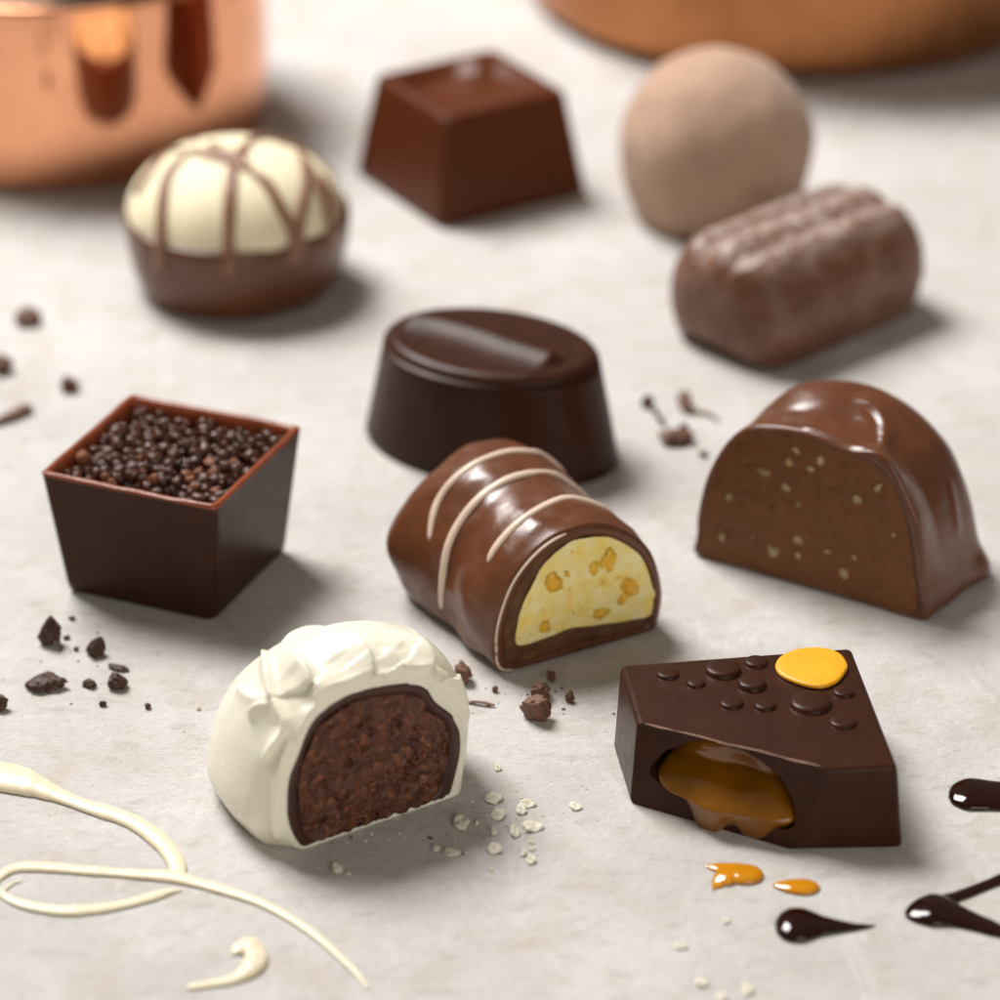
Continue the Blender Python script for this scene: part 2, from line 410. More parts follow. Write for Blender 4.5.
# ------------------------------------------------------------------ oval dark chocolate
loc = (-.12, 1.60, 0); rz = -.45
oval = thing('oval_chocolate', 'dark oval chocolate with a curved raised vein across its top', 'chocolate', loc, rz)
NA = 160; ang = np.linspace(0, 2*math.pi, NA, endpoint=False)
def ell(a, b, z, dx=0): return np.column_stack([a*np.cos(ang)+dx, b*np.sin(ang), np.full(NA, z)])
H = 1.58; a0, b0, a1, b1 = 1.83, 1.17, 1.53, 1.10
R_ = [ell(a0-.08, b0-.08, 0), ell(a0-.02, b0-.02, .02), ell(a0, b0, .07)]
for k in np.linspace(.06, 1, 14): R_.append(ell(a0+(a1-a0)*k, b0+(b1-b0)*k, .07+(H-.20)*k))
rr = .17
for a in np.linspace(.2, math.pi/2, 8): R_.append(ell(a1-rr+rr*math.cos(a), b1-rr+rr*math.cos(a), H-rr+rr*math.sin(a)))
for k in np.linspace(.97, .02, 60):
    R_.append(ell((a1-rr)*k, (b1-rr)*k, H-.012*min(1, (1-k)*9)))
V, F = rings_mesh(R_, True, True)
W = to_world(V, loc, rz); Nn = np.tile((0, 0, 1.0), (len(W), 1))
up = [P(*p, H) for p in zoomed(340, 280, 3.333, [(200, 108), (330, 122), (450, 158), (560, 196), (680, 222), (775, 250)])]
lo = [P(*p, H) for p in zoomed(340, 280, 3.333, [(200, 150), (350, 182), (480, 213), (600, 262), (720, 308)])]
top = V[:, 2] > H-.06
mid = (spline(up, 20)+spline(lo, 20))/2
d = ridge(W, Nn, mid, .13, .13, .30, start=.1, end=.08, crest=1.6)
V[:, 2] += np.where(top, d, 0)
mesh_obj('body', V, F, M['dark'], oval)

# ------------------------------------------------------------------ dome with white top
bx, by, _ = P(232, 322); loc = (bx, by+1.40, 0)
dome = thing('domed_chocolate', 'domed chocolate with a cream white top, milk chocolate base and drizzle lines', 'chocolate', loc)
rad = 1.64
def lathe_n(prof, n=160, fn=None):
    R_ = []
    for r, z in prof:
        a = np.linspace(0, 2*math.pi, n, endpoint=False); k = np.ones(n) if fn is None else np.array([fn(x, z) for x in a])
        R_.append(np.column_stack([r*k*np.cos(a), r*k*np.sin(a), np.full(n, z)]))
    return R_
HT = 2.15; ZB = 1.08
prof = [(1.30, 0), (1.40, .03), (1.48, .12), (1.57, .35), (1.62, .6), (1.65, .85), (1.66, 1.0), (1.655, 1.14), (1.62, 1.19), (1.2, 1.19)]
wob = lambda a, z: 1+.012*math.sin(3*a+1)+.008*math.sin(7*a)
V, F = rings_mesh(lathe_n(prof, fn=wob), True, True); mesh_obj('base', V, F, M['milk'], dome); VB, FB = V, F
prof = []
for u in np.linspace(0, 1, 40):
    a = u*math.pi/2; prof.append((1.60*math.cos(a)**.83+.004, ZB-.02+(HT-ZB)*math.sin(a)**1.0))
seg = lambda a, z: 1+.010*math.sin(9*a)*(1-(z-ZB)/(HT-ZB))
V, F = rings_mesh(lathe_n(prof, fn=seg), False, True); mesh_obj('white_top', V, F, M['white_cap'], dome)
tree = bvh(to_world(np.vstack([V, VB]), loc, 0), [tuple(f) for f in F]+[tuple(i+len(V) for i in f) for f in FB])
S = 3.846
LN = [[(350, 160), (270, 240), (245, 330), (238, 430), (232, 540), (232, 620)], [(520, 190), (505, 270), (497, 380), (495, 540), (497, 640)],
      [(570, 235), (640, 285), (690, 370), (738, 470), (745, 600)], [(760, 150), (790, 230), (785, 330), (765, 450), (770, 560)], [(790, 190), (835, 290), (860, 360), (880, 440), (885, 540)],
      [(300, 195), (360, 165), (440, 185), (520, 195), (560, 140)], [(560, 140), (620, 110), (700, 118), (770, 150)], [(330, 120), (260, 165), (190, 250), (140, 330)],
      [(420, 130), (470, 165), (530, 190), (570, 235)], [(840, 250), (890, 330), (915, 420)]]
for ln in LN:
    p = cast(tree, zoomed(100, 110, S, ln), .015)
    if len(p) < 3: continue
    rr_ = [.06]+[.095]*(len(p)-2)+[.10]
    nr = [(q-np.array((loc[0], loc[1], .6)))/np.linalg.norm(q-np.array((loc[0], loc[1], .6))) for q in p]
    V, F = tube(p, rr_, 10, 40, .6, nr); mesh_obj('drizzle_line', to_local(V, loc, 0), F, M['milk_stripe'], dome)
# drizzle lines round the back
for a in (.3, .9, 1.5, 2.1, 2.6):
    p = [np.array((math.cos(a+.1*k)*1.58*math.cos(k*.38)**.85, math.sin(a+.1*k)*1.58*math.cos(k*.38)**.85, ZB+(HT-ZB)*math.sin(k*.38)+.01)) for k in range(4)]
    V, F = tube(p, [.07, .07, .06, .05], 10, 30, .6); mesh_obj('drizzle_line', V, F, M['milk_stripe'], dome)

# ------------------------------------------------------------------ round cocoa truffle
sx, sy, _ = P(700, 237); loc = (3.30, sy+.96, 0)
t = thing('cocoa_truffle', 'round matte truffle dusted with pale cocoa powder', 'truffle', loc)
r0 = 1.47; zc = 1.16; R_ = []
a_lo = -math.asin(zc/r0)
for a in np.linspace(a_lo, math.pi/2-.02, 60):
    n = 128; th_ = np.linspace(0, 2*math.pi, n, endpoint=False)
    q = r0*(math.cos(a) if a > 0 else math.cos(a)**.42)
    R_.append(np.column_stack([q*np.cos(th_), q*np.sin(th_), np.full(n, zc+r0*math.sin(a)*(.97 if a > 0 else 1))]))
V, F = rings_mesh(R_, True, True)
Nn = V-np.array((0, 0, zc)); Nn /= np.linalg.norm(Nn, axis=1)[:, None]
V = V+Nn*(.05*fbm_arr(V, .8, 2, 4)+.010*fbm_arr(V, 3, 3, 8))[:, None]; V[:, 2] = np.maximum(V[:, 2], 0)
mesh_obj('body', V, F, M['cocoa'], t)

# ------------------------------------------------------------------ ridged log
rz = math.radians(43.4)
F0 = P(774, 374); uax = np.array((math.cos(rz), math.sin(rz))); vax = np.array((-uax[1], uax[0]))
ctr = F0[:2]+uax*1.52+vax*.98
loc = (ctr[0], ctr[1], 0)
t = thing('log_chocolate', 'milk chocolate log with lengthwise ridges and a sugary bloom', 'chocolate', loc, rz)
prof = spline([(-.80, 0), (-.98, .06), (-1.12, .45), (-1.16, .85), (-1.06, 1.25), (-.86, 1.58), (-.66, 1.76), (-.50, 1.80), (-.40, 1.745), (-.28, 1.79), (-.12, 1.88), (.10, 1.89), (.26, 1.80), (.38, 1.70), (.50, 1.77), (.68, 1.76), (.90, 1.52), (1.08, 1.2), (1.16, .85), (1.12, .45), (.98, .06), (.80, 0)], 150, True)
prof[:, 1] *= .90; R_ = []; LH = 1.86
for x in np.concatenate([np.linspace(-1, -.86, 18), np.linspace(-.84, .84, 40), np.linspace(.86, 1, 18)]):
    e = abs(x); g = 1.0
    if e > .62: g = (1-((e-.62)/.38)**2.6)**.42 if e < 1 else .0
    g = max(g, .02)
    q = prof.copy(); zc = .72
    gz = .55*g+.45*g**.6
    R_.append(np.column_stack([np.full(len(q), x*LH), q[:, 0]*g, np.clip(zc+(q[:, 1]-zc)*gz, 0, 9)]))
V, F = rings_mesh(R_, True, True); Nn = vnormals(V, F)
if np.mean(np.einsum('ij,ij->i', Nn, V-np.array((0, 0, .8)))) < 0: Nn = -Nn
V = V+Nn*(.022*fbm_arr(V, 1.4, 3, 2)+.010*fbm_arr(V, 5, 3, 6))[:, None]; V[:, 2] = np.maximum(V[:, 2], 0)
mesh_obj('body', V, F, M['frosted'], t)

# ------------------------------------------------------------------ cut chocolates: a section outline carried back from the cut face
class Cut:
    def __init__(self, o2, dirpt, outline, N=220, ctr=None):
        o = P(*o2); d = P(*dirpt)
        self.loc = (o[0], o[1], 0); self.rz = math.atan2(d[1]-o[1], d[0]-o[0])
        self.u = np.array((math.cos(self.rz), math.sin(self.rz)))
        self.N = N; self.th = np.linspace(0, 2*math.pi, N, endpoint=False)
        pts = np.array([self.sz(p) for p in outline]); pts[:, 1] = np.maximum(pts[:, 1], 0.0)
        self.c = np.array(ctr) if ctr else np.array(((pts[:, 0].min()+pts[:, 0].max())/2, pts[:, 1].max()*.45))
        self.R = self.radial(pts)
    def sz(self, p): return Pv(*p, self.loc, self.u)
    def radial(self, pts, poly=False):
        q = spline(pts, 400, True); q[:, 1] = np.maximum(q[:, 1], .0)
        a = np.arctan2(q[:, 1]-self.c[1], q[:, 0]-self.c[0]); r = np.hypot(q[:, 0]-self.c[0], q[:, 1]-self.c[1])
        o = np.argsort(a); a, r = a[o], r[o]
        A = np.r_[a-2*math.pi, a, a+2*math.pi]; RR = np.r_[r, r, r]
        out = np.interp((self.th+math.pi) % (2*math.pi)-math.pi, A, RR)
        for _ in range(2): out = (np.roll(out, 1)+2*out+np.roll(out, -1))/4
        return out
    def pt(self, R, gs, gz, d, ds=0):
        s = self.c[0]+gs*R*np.cos(self.th)+ds; z = gz*(self.c[1]+R*np.sin(self.th))
        return np.column_stack([s, np.full(self.N, d) if np.isscalar(d) else d, np.maximum(z, 0)])
    def body(self, Rin, ds, g, Rb=None, reach=.5):
        """coat: cut rim from Rin out to the outline, then back along depths ds with scale g(d)->(gs,gz,shift)"""
        R_ = [self.pt(Rin, 1, 1, .05), self.pt(Rin, 1, 1, .0), self.pt(Rin+(self.R-Rin)*.5, 1, 1, -.006), self.pt(self.R-.03, 1, 1, .0), self.pt(self.R-.008, 1, 1, .012)]
        self.n_rim = len(R_)*self.N
        for d in ds:
            R = self.R
            if Rb is not None:
                k = min(1, d/reach); k = k*k*(3-2*k); R = R+(Rb-R)*k
            R_.append(self.pt(R, *g(d)[:2], d, g(d)[2]))
        return rings_mesh(R_, False, True)
    def disc(self, R, d0, amp, scale, oct=4, seed=0, n=70, dome=0.0):
        R_ = []
        for k in np.linspace(1.0, .012, n): R_.append(self.pt(R*k, 1, 1, d0))
        V, F = rings_mesh(R_, False, True)
        nz = fbm_arr(V, scale, oct, seed)
        V[:, 1] += -amp*nz-dome*(1-((V[:, 0]-self.c[0])/R.max())**2)
        return V, F
def depth_list(D, n, e=.5):
    return np.concatenate([np.linspace(.03, D-e, n), D-e+e*np.sin(np.linspace(0, 1, 26)[1:]*math.pi/2)])
def closing(d, D, e, p=2.3):
    if d <= D-e: return 1.0
    return max(.02, (1-min(1, ((d-(D-e))/e))**p)**(1/p))

# --- milk roll with yellow filling
SZ = 3.333
roll = Cut((505, 674), (657, 630), zoomed(380, 430, SZ, [(402, 800), (385, 740), (390, 650), (430, 530), (490, 440), (560, 375), (640, 335), (720, 320), (800, 335), (880, 385), (920, 450), (940, 550), (925, 640), (900, 690), (760, 740), (600, 770), (500, 800)]))
rt = thing('roll_chocolate', 'cut milk chocolate roll with pale stripes and a yellow fruit filling', 'chocolate', roll.loc, roll.rz)
yel = roll.radial(np.array([roll.sz(p) for p in zoomed(380, 430, SZ, [(458, 718), (466, 620), (506, 520), (558, 440), (640, 373), (730, 356), (810, 370), (872, 418), (910, 500), (918, 590), (893, 622), (760, 645), (640, 660), (560, 690)])]))
inner = roll.R-.125
ridx = np.sin(roll.th) < -.25
D = 2.85
def g(d):
    k = closing(d, D, .55, 2.8)
    w = 1+.030*math.sin(d*3.6+.3)+.05*math.exp(-((d-1.5)/.8)**2)
    return (w*k, w*(.35+.65*k)*(1+.022*d), -.04*math.sin(d*1.5))
V, F = roll.body(inner, depth_list(D, 90, .55), g)
Nn = vnormals(V, F); cen = np.array((roll.c[0], 1.3, .7))
if np.mean(np.einsum('ij,ij->i', Nn, V-cen)) < 0: Nn = -Nn
fade = np.clip(V[:, 1]/.25, 0, 1)
amp = .06*fbm_arr(V, .9, 2, 5)+.035*fbm_arr(V, 1.9, 2, 9)
# lumpy foot at the back left and sagging waves
amp += .16*np.exp(-((V[:, 0]+.05)**2/.12+(V[:, 1]-2.35)**2/.10+(V[:, 2]-.75)**2/.25))
amp += -.025*np.exp(-((V[:, 0]-.15)**2/.3+(V[:, 1]-1.15)**2/.06))+.02*np.exp(-((V[:, 0]-.1)**2/.4+(V[:, 1]-.55)**2/.05))
V = V+Nn*(fade*amp)[:, None]; V[:, 2] = np.maximum(V[:, 2], 0)
mesh_obj('coating', V, F, M['milk'], rt)
Wd = to_world(V, roll.loc, roll.rz); tree = bvh(Wd, F); ltree = bvh(V, F)
SL = 2.381
for ln, rr in (([(350, 672), (368, 640), (400, 600), (440, 565), (490, 535), (540, 518), (600, 516), (640, 532), (655, 545)], .055),
               ([(240, 785), (243, 720), (255, 640), (285, 575), (330, 520), (390, 478), (450, 460), (510, 462), (560, 480), (580, 490)], .062),
               ([(212, 620), (220, 565), (236, 520), (270, 475), (330, 432), (400, 408), (455, 408), (480, 414)], .055)):
    p = cast(tree, zoomed(340, 280, SL, ln), .002)
    q = to_local(p, roll.loc, roll.rz); a = math.atan2(q[-1][2]-.4, q[-1][0]-roll.c[0]); dd = q[-1][1]; ext = []
    while a > .1:
        a -= .22; dd -= .03
        dv = Vector((math.cos(a), 0, math.sin(a))); h = ltree.ray_cast(Vector((roll.c[0], dd, .4))+dv*4, -dv)
        if h[0] is not None: ext.append(np.array(h[0])+np.array(dv)*.002)
    q = np.vstack([q, ext]) if ext else q
    c0 = np.array((roll.c[0], 0, .4)); nr = [(v-c0)*np.array((1, 0, 1)) for v in q]; nr = [v/np.linalg.norm(v) for v in nr]
    V2, F2 = tube(q, [rr*.6]+[rr]*(len(q)-2)+[rr*.7], 10, 110, .6, nr)
    mesh_obj('stripe', V2, F2, M['stripe'], rt)
lip_glint = [np.array((roll.c[0]+(roll.R[q]-.012)*math.cos(roll.th[q]), -.004, max(.01, roll.c[1]+(roll.R[q]-.012)*math.sin(roll.th[q])))) for q in range(62, 136, 4)]  # highlight on the roll's left cut lip, painted as a thin pale tube
V, F = tube(lip_glint, [.006]+[.016]*(len(lip_glint)-2)+[.010], 8, 90); mesh_obj('cut_edge_and_glint', V, F, M['stripe'], rt)
V, F = roll.disc(inner+.02, .035, .012, 3.0, 4, 2); mesh_obj('base_layer', V, F, M['base_layer'], rt)
V, F = roll.disc(np.minimum(yel, inner+.015), .004, .022, 4.0, 5, 12, 80); roll_fill = mesh_obj('filling', V, F, M['yellow'], rt)
def nugget(name, mat_, parent, cut, p, w, h, seed, depth=.02, d0=0.0):
    V = IV.copy(); V = V*(1+.6*fbm_arr(IV, 1.5, 4, seed*3.1))[:, None]
    V = V*np.array((w/2, depth, h/2)); a = seed*1.7
    s, z = p
    V = np.column_stack([V[:, 0]*math.cos(a*.3)-V[:, 2]*math.sin(a*.3)+s, V[:, 1]+d0, V[:, 0]*math.sin(a*.3)+V[:, 2]*math.cos(a*.3)+z])
    return mesh_obj(name, V, IF, mat_, parent)
for k, (x, y, w, h) in enumerate(((580, 508, 60, 62), (760, 438, 75, 55), (712, 458, 50, 30), (835, 522, 75, 45), (550, 655, 45, 35), (735, 610, 60, 32), (620, 478, 20, 25), (810, 560, 45, 25))):
    p = roll.sz((380+x/SZ, 430+y/SZ)); nugget('fruit_piece', M['fruit'], roll_fill, roll, p, w/SZ/79, h/SZ/70, 1.3+k, .035, .0 if k < 8 else .03)

# --- tall milk half dome with nuts
SZ = 2.9412
half = Cut((697, 557), (920, 621), zoomed(660, 350, SZ, [(98, 602), (106, 560), (110, 480), (140, 370), (190, 280), (250, 230), (320, 225), (400, 235), (480, 260), (560, 295), (630, 300), (680, 340), (720, 420), (760, 520), (775, 620), (778, 720), (785, 800), (600, 745), (400, 690), (250, 645)]))
ht_ = thing('half_dome_chocolate', 'tall cut milk chocolate dome showing a brown filling with nut bits', 'chocolate', half.loc, half.rz)
fil = half.radial(np.array([half.sz(p) for p in zoomed(660, 350, SZ, [(122, 600), (128, 480), (155, 370), (203, 287), (250, 243), (320, 238), (400, 250), (480, 275), (560, 310), (620, 330), (680, 390), (710, 450), (735, 540), (748, 650), (750, 775), (600, 738), (400, 682), (250, 636)])]))
fil = np.minimum(fil, half.R-.045)
D = 2.05
def g(d):
    k = closing(d, D, .8, 2.4)
    return ((1+.02*math.sin(d*2))*k, (1+.028*math.sin(min(d, 1.5)*1.2))*(.3+.7*k), .02*d)
arch = half.radial(np.array([(0, 0), (.0, .7), (.13, 1.25), (.42, 1.75), (.85, 2.08), (1.4, 2.22), (1.95, 2.18), (2.42, 1.95), (2.80, 1.58), (3.08, 1.05), (3.24, .5), (3.32, 0), (2.5, 0), (1.6, 0), (.8, 0)]))
V, F = half.body(fil, depth_list(D, 90, .8), g, arch, .55)
Nn = vnormals(V, F); cen = np.array((half.c[0], 1., .9))
if np.mean(np.einsum('ij,ij->i', Nn, V-cen)) < 0: Nn = -Nn
fade = np.clip(V[:, 1]/.2, 0, 1)
amp = .035*fbm_arr(V, .9, 2, 15)+.008*fbm_arr(V, 2.6, 2, 29)
amp += .09*np.exp(-((V[:, 0]-.95)**2/.22+(V[:, 1]-1.0)**2/.16+(V[:, 2]-2.2)**2/.4))      # crest of the swirl
amp += -.05*np.exp(-((V[:, 0]-1.75)**2/.16+(V[:, 1]-.55)**2/.10+(V[:, 2]-2.1)**2/.4))     # hollow
amp += .09*np.exp(-((V[:, 0]-3.35)**2/.10+(V[:, 1]-1.45)**2/.06+(V[:, 2]-.1)**2/.06))     # foot
V = V+Nn*(fade*amp)[:, None]; V[:, 2] = np.maximum(V[:, 2], 0)
W = to_world(V, half.loc, half.rz); tree = bvh(W, F); Nw = to_world(Nn, (0, 0, 0), half.rz)
SL = 3.226
d = np.zeros(len(V))
for ln, h, w, w2 in (([(540, 92), (600, 112), (640, 150), (652, 200), (640, 262)], .05, .16, .04), ([(330, 140), (430, 122), (540, 148), (600, 180)], -.03, .10, .14), ([(640, 262), (560, 250), (460, 205), (370, 182)], .03, .05, .05),
                     ([(560, 70), (660, 95), (740, 150), (800, 210)], .018, .06, .14), ([(860, 330), (885, 440), (895, 560)], .02, .08, .08)):
    p = cast(tree, zoomed(680, 370, SL, ln))
    if len(p) > 1: d += ridge(W, Nw, spline(p, 24), h, w, w2)
V = V+Nn*(d*np.clip(V[:, 1]/.08, 0, 1))[:, None]; V[:, 2] = np.maximum(V[:, 2], 0)
mesh_obj('coating', V, F, M['milk'], ht_)
V, F = half.disc(fil+.012, .012, .012, 3.5, 6, 3, 110); V[:, 1] += .05*np.clip(fbm_arr(V, 7.0, 3, 55)-.38, 0, .4); half_fill = mesh_obj('filling', V, F, M['nutty'], ht_)
NUT = [(.93, 1.48, .10, .16), (1.27, 1.71, .11, .08), (1.37, 1.90, .12, .06), (1.57, 1.70, .10, .07), (1.71, 1.85, .11, .11), (1.24, 1.34, .08, .13), (.43, .98, .10, .08), (2.24, 1.45, .13, .13), (2.52, 1.69, .08, .13),
       (2.77, 1.09, .06, .06), (.35, .39, .11, .11), (1.09, .38, .19, .14), (1.44, .65, .12, .12), (1.45, .43, .10, .06), (2.24, .63, .08, .05), (2.11, .35, .13, .12), (1.86, .60, .09, .05), (1.42, 1.15, .06, .05), (.80, .52, .05, .05)]
for k, (s, z, w, h) in enumerate(NUT): nugget('nut_piece', M['nut'], half_fill, half, (s, z), w*.9, h*.95, 3.1+k, .015, .008)

# --- white truffle, cut open
SZ = 3.5714
OUT = [(366, 868), (318, 815), (296, 770), (292, 680), (302, 600), (332, 515), (372, 415), (425, 345), (535, 280), (660, 250), (805, 245), (868, 315), (932, 385), (950, 480), (938, 590), (930, 655), (905, 695), (780, 730), (600, 790), (480, 835)]
tr = Cut((303, 851), (457, 797), zoomed(200, 610, SZ, OUT), 400)
tt = thing('white_truffle', 'cut white chocolate truffle with folded coating and dark fudgy middle', 'truffle', tr.loc, tr.rz)
dk = tr.radial(np.array([tr.sz(p) for p in zoomed(200, 610, SZ, [(376, 850), (320, 770), (312, 680), (320, 600), (350, 520), (390, 420), (440, 360), (540, 300), (660, 270), (790, 266), (842, 330), (912, 390), (930, 480), (912, 590), (878, 680), (780, 718), (600, 780), (480, 825)])]))
fl = tr.radial(np.array([tr.sz(p) for p in zoomed(200, 610, SZ, [(384, 815), (362, 700), (360, 600), (390, 500), (440, 410), (540, 340), (660, 310), (770, 310), (820, 360), (880, 410), (892, 480), (872, 590), (838, 670), (780, 700), (600, 764), (480, 812)])]))
dk = np.minimum(dk, tr.R-.02); sn = np.sin(tr.th); jag = .05+.035*np.array([fbm((x*9, 2, 5), 3) for x in np.cos(tr.th)*tr.R])
dk = np.where(sn < -.2, np.minimum(dk, (tr.c[1]-jag)/np.maximum(-sn, .2)), dk); fl = np.minimum(fl, dk-.02)
TD = (0, .25, .5, .8, 1.1, 1.5, 1.9, 2.2, 2.4, 2.5)
def smooth_table(v):
    q = spline(list(zip(TD, v)), 200); return lambda d: float(np.interp(d, q[:, 0], q[:, 1]))
tz = smooth_table((1, 1.075, 1.11, 1.11, 1.065, .95, .77, .54, .32, .03))
ts = smooth_table((1, 1.09, 1.15, 1.18, 1.17, 1.10, .94, .70, .42, .03))
tx = smooth_table((0, .07, .12, .16, .18, .18, .16, .14, .12, .12))
def g(d): return (max(.03, ts(d)), max(.03, tz(d)), tx(d))
Rb = tr.R.copy()
for _ in range(60): Rb = (np.roll(Rb, 5)+2*Rb+np.roll(Rb, -5))/4
kk = np.clip((np.sin(tr.th)+.15)/.5, 0, 1); Rb = tr.R+(Rb-tr.R)*kk*kk*(3-2*kk)
Rb = Rb*(1+.13*np.exp(-((tr.th-3.70)/.55)**2))
ds = 2.495*np.sin(np.linspace(.008, 1, 230)*math.pi/2)
V, F = tr.body(dk, ds, g, Rb, .45)
Nn = vnormals(V, F); cen = np.array((tr.c[0], 1., .9))
if np.mean(np.einsum('ij,ij->i', Nn, V-cen)) < 0: Nn = -Nn
fade = np.clip(V[:, 1]/.2, 0, 1); upz = np.clip((V[:, 2]-.6)/.8, 0, 1)
amp = .025*fbm_arr(V, .8, 2, 45)+.006*upz*fbm_arr(V, 3.2, 2, 9)
V = V+Nn*(fade*amp)[:, None]; V[:, 2] = np.maximum(V[:, 2], 0)
W = to_world(V, tr.loc, tr.rz); tree = bvh(W, F); Nw = to_world(Nn, (0, 0, 0), tr.rz)
d = np.zeros(len(V))
for ln, h, w, w2 in (([(138, 200), (150, 168), (185, 152), (230, 155), (300, 160), (350, 180), (390, 225), (420, 290), (445, 360), (452, 400)], 0.165, .045, .26),
                     ([(380, 70), (440, 66), (505, 80), (560, 115), (600, 175), (640, 250), (655, 300)], 0.150, .04, .34),
                     ([(655, 130), (674, 160), (692, 200), (712, 255)], 0.083, .03, .04),
                     ([(640, 62), (690, 75), (740, 100), (785, 145), (808, 195), (818, 260), (815, 300)], 0.150, .04, .30),
                     ([(240, 150), (258, 190), (264, 240), (272, 300), (292, 352), (318, 405), (312, 440), (280, 480), (245, 520), (205, 565)], 0.143, .035, .10),
                     ([(318, 405), (324, 450), (316, 510), (300, 600), (290, 700), (284, 800), (290, 840)], 0.112, .06, .09),
                     ([(175, 395), (192, 365), (225, 345), (268, 340)], 0.068, .03, .10),
                     ([(132, 215), (142, 260), (168, 300), (205, 318), (262, 322)], 0.068, .035, .12),
                     ([(815, 190), (840, 225), (880, 280), (920, 350), (948, 430)], 0.128, .045, .12), ([(840, 210), (875, 255), (920, 325), (950, 400)], 0.060, .03, .04),
                     ([(400, 370), (440, 330), (540, 268), (660, 248), (815, 252), (860, 300)], 0.053, .05, .07),
                     ([(270, 135), (320, 95), (380, 80), (450, 85), (500, 120)], 0.075, .05, .22), ([(132, 195), (145, 160), (178, 142), (215, 150), (235, 172)], 0.19, .07, .08),
                     ([(195, 200), (205, 250), (225, 310)], -.03, .09, .09), ([(470, 170), (520, 230), (545, 285)], -.03, .14, .14), ([(330, 220), (370, 290), (385, 370)], -.035, .12, .12), ([(700, 120), (750, 180), (770, 240)], -.03, .10, .10)):
    p = cast(tree, zoomed(200, 610, SZ, ln))
    if len(p) > 1: d += ridge(W, Nw, spline(p, 28), h, w, w2, crest=1.25 if h > .05 else 2)
# folds carried on round the back
for a in (.5, 1.1, 1.7, 2.3):
    p = np.array([(tr.c[0]+math.cos(a+.25*k)*.5*k, 1.2+math.sin(a*.6+.4)*.45*k, 2.2-.16*k*k) for k in np.linspace(0, 2, 8)])
    d += ridge(V, Nn, p, .05, .06, .14)*(V[:, 1] > 1.5)
V = V+Nn*(d*np.clip(V[:, 1]/.06, 0, 1))[:, None]; V[:, 2] = np.maximum(V[:, 2], 0)
mesh_obj('coating', V, F, M['white'], tt)
R_ = [tr.pt(dk+.01, 1, 1, .03), tr.pt(dk, 1, 1, .006), tr.pt(fl+(dk-fl)*.6, 1, 1, .004), tr.pt(fl, 1, 1, .012), tr.pt(fl, 1, 1, .08)]
V, F = rings_mesh(R_); V[:, 1] += -.012*fbm_arr(V, 2.4, 3, 7); mesh_obj('dark_shell', V, F, M['shell_dark'], tt)
V, F = tr.disc(fl+.015, .02, .06, 2.8, 6, 31, 120)
V[:, 1] += .16*np.clip(fbm_arr(V, 5.0, 3, 77)-.26, 0, .5)
mesh_obj('filling', V, F, M['ganache'], tt)

# ------------------------------------------------------------------ dark kite-shaped chocolate with caramel
H = 1.05
A_, B_, C_, D_, E_ = [P(*p, H)[:2] for p in ((620, 664), (637, 722), (829, 769), (898, 766), (851, 647))]
a_, b_, c_, d_ = [P(*p)[:2] for p in ((613, 748), (630, 803), (796, 851), (903, 849))]
e_ = E_+np.array((.10, .12))
loc = np.array((*((A_+B_+C_+D_+E_)/5), 0))
kite = thing('caramel_chocolate', 'dark five-sided chocolate with raised dots and caramel oozing from its cut side', 'chocolate', loc)
bm = bmesh.new()
tv = [bm.verts.new((p[0]-loc[0], p[1]-loc[1], H)) for p in (A_, B_, C_, D_, E_)]
bv = [bm.verts.new((p[0]-loc[0], p[1]-loc[1], 0)) for p in (a_, b_, c_, d_, e_)]
bm.faces.new(tv); bm.faces.new(bv[::-1])
for i in range(5): bm.faces.new((tv[i], bv[i], bv[(i+1) % 5], tv[(i+1) % 5]))
bm.edges.ensure_lookup_table()
cutE = {frozenset((tv[1], tv[2])), frozenset((bv[1], bv[2])), frozenset((tv[1], bv[1])), frozenset((tv[2], bv[2]))}
soft = [e for e in bm.edges if frozenset(e.verts) not in cutE]
hard = [e for e in bm.edges if frozenset(e.verts) in cutE]
bmesh.ops.bevel(bm, geom=soft, offset=.075, segments=5, profile=.55, affect='EDGES', clamp_overlap=True)
bmesh.ops.recalc_face_normals(bm, faces=bm.faces[:])
# the cut plane
cu = (C_-B_)/np.linalg.norm(C_-B_); cn = np.array((cu[1], -cu[0]))      # outward
o0 = np.array((*(b_*.5+B_*.5), 0))
CS = lambda p: Pv(*p, o0, cu)
outl = np.array([CS(p) for p in zoomed(600, 630, 3.125, [(168, 450), (205, 400), (260, 366), (330, 358), (400, 374), (470, 405), (530, 440), (570, 485), (603, 540), (612, 592), (565, 612), (525, 646), (478, 642), (440, 606), (402, 608), (362, 642), (318, 626), (295, 575), (268, 520), (215, 488)])])
cc = np.array(CS((600+430/3.125, 630+490/3.125)))
def face_pt(s, z, d): # d outward
    q = o0[:2]+cu*s+cn*d; return np.array((q[0]-loc[0], q[1]-loc[1], z))
body = bm_obj('body', bm, M['dark'], kite, smooth=False)
cav = spline(cc+(outl-cc)*1.05, 90, True); cav[:, 1] = np.maximum(cav[:, 1], .21); cav += (cav-cc)*(.05*np.array([fbm((x*4, z*4, 3), 4) for x, z in cav]))[:, None]; cav[:, 1] = np.maximum(cav[:, 1], .2)
fr = [face_pt(s, z, .6) for s, z in cav]; bk = [face_pt(s, z, -.55) for s, z in cav]
Vc, Fc = rings_mesh([np.array(fr), np.array(bk)], True, True)
cutter = mesh_obj('cavity', Vc, Fc, M['dark'], kite, smooth=False)
bpy.context.view_layer.update()
md = body.modifiers.new('hollow', 'BOOLEAN'); md.operation = 'DIFFERENCE'; md.object = cutter; md.solver = 'EXACT'
dg = bpy.context.evaluated_depsgraph_get(); dg.update()
me2 = bpy.data.meshes.new_from_object(body.evaluated_get(dg)); body.modifiers.clear(); body.data = me2
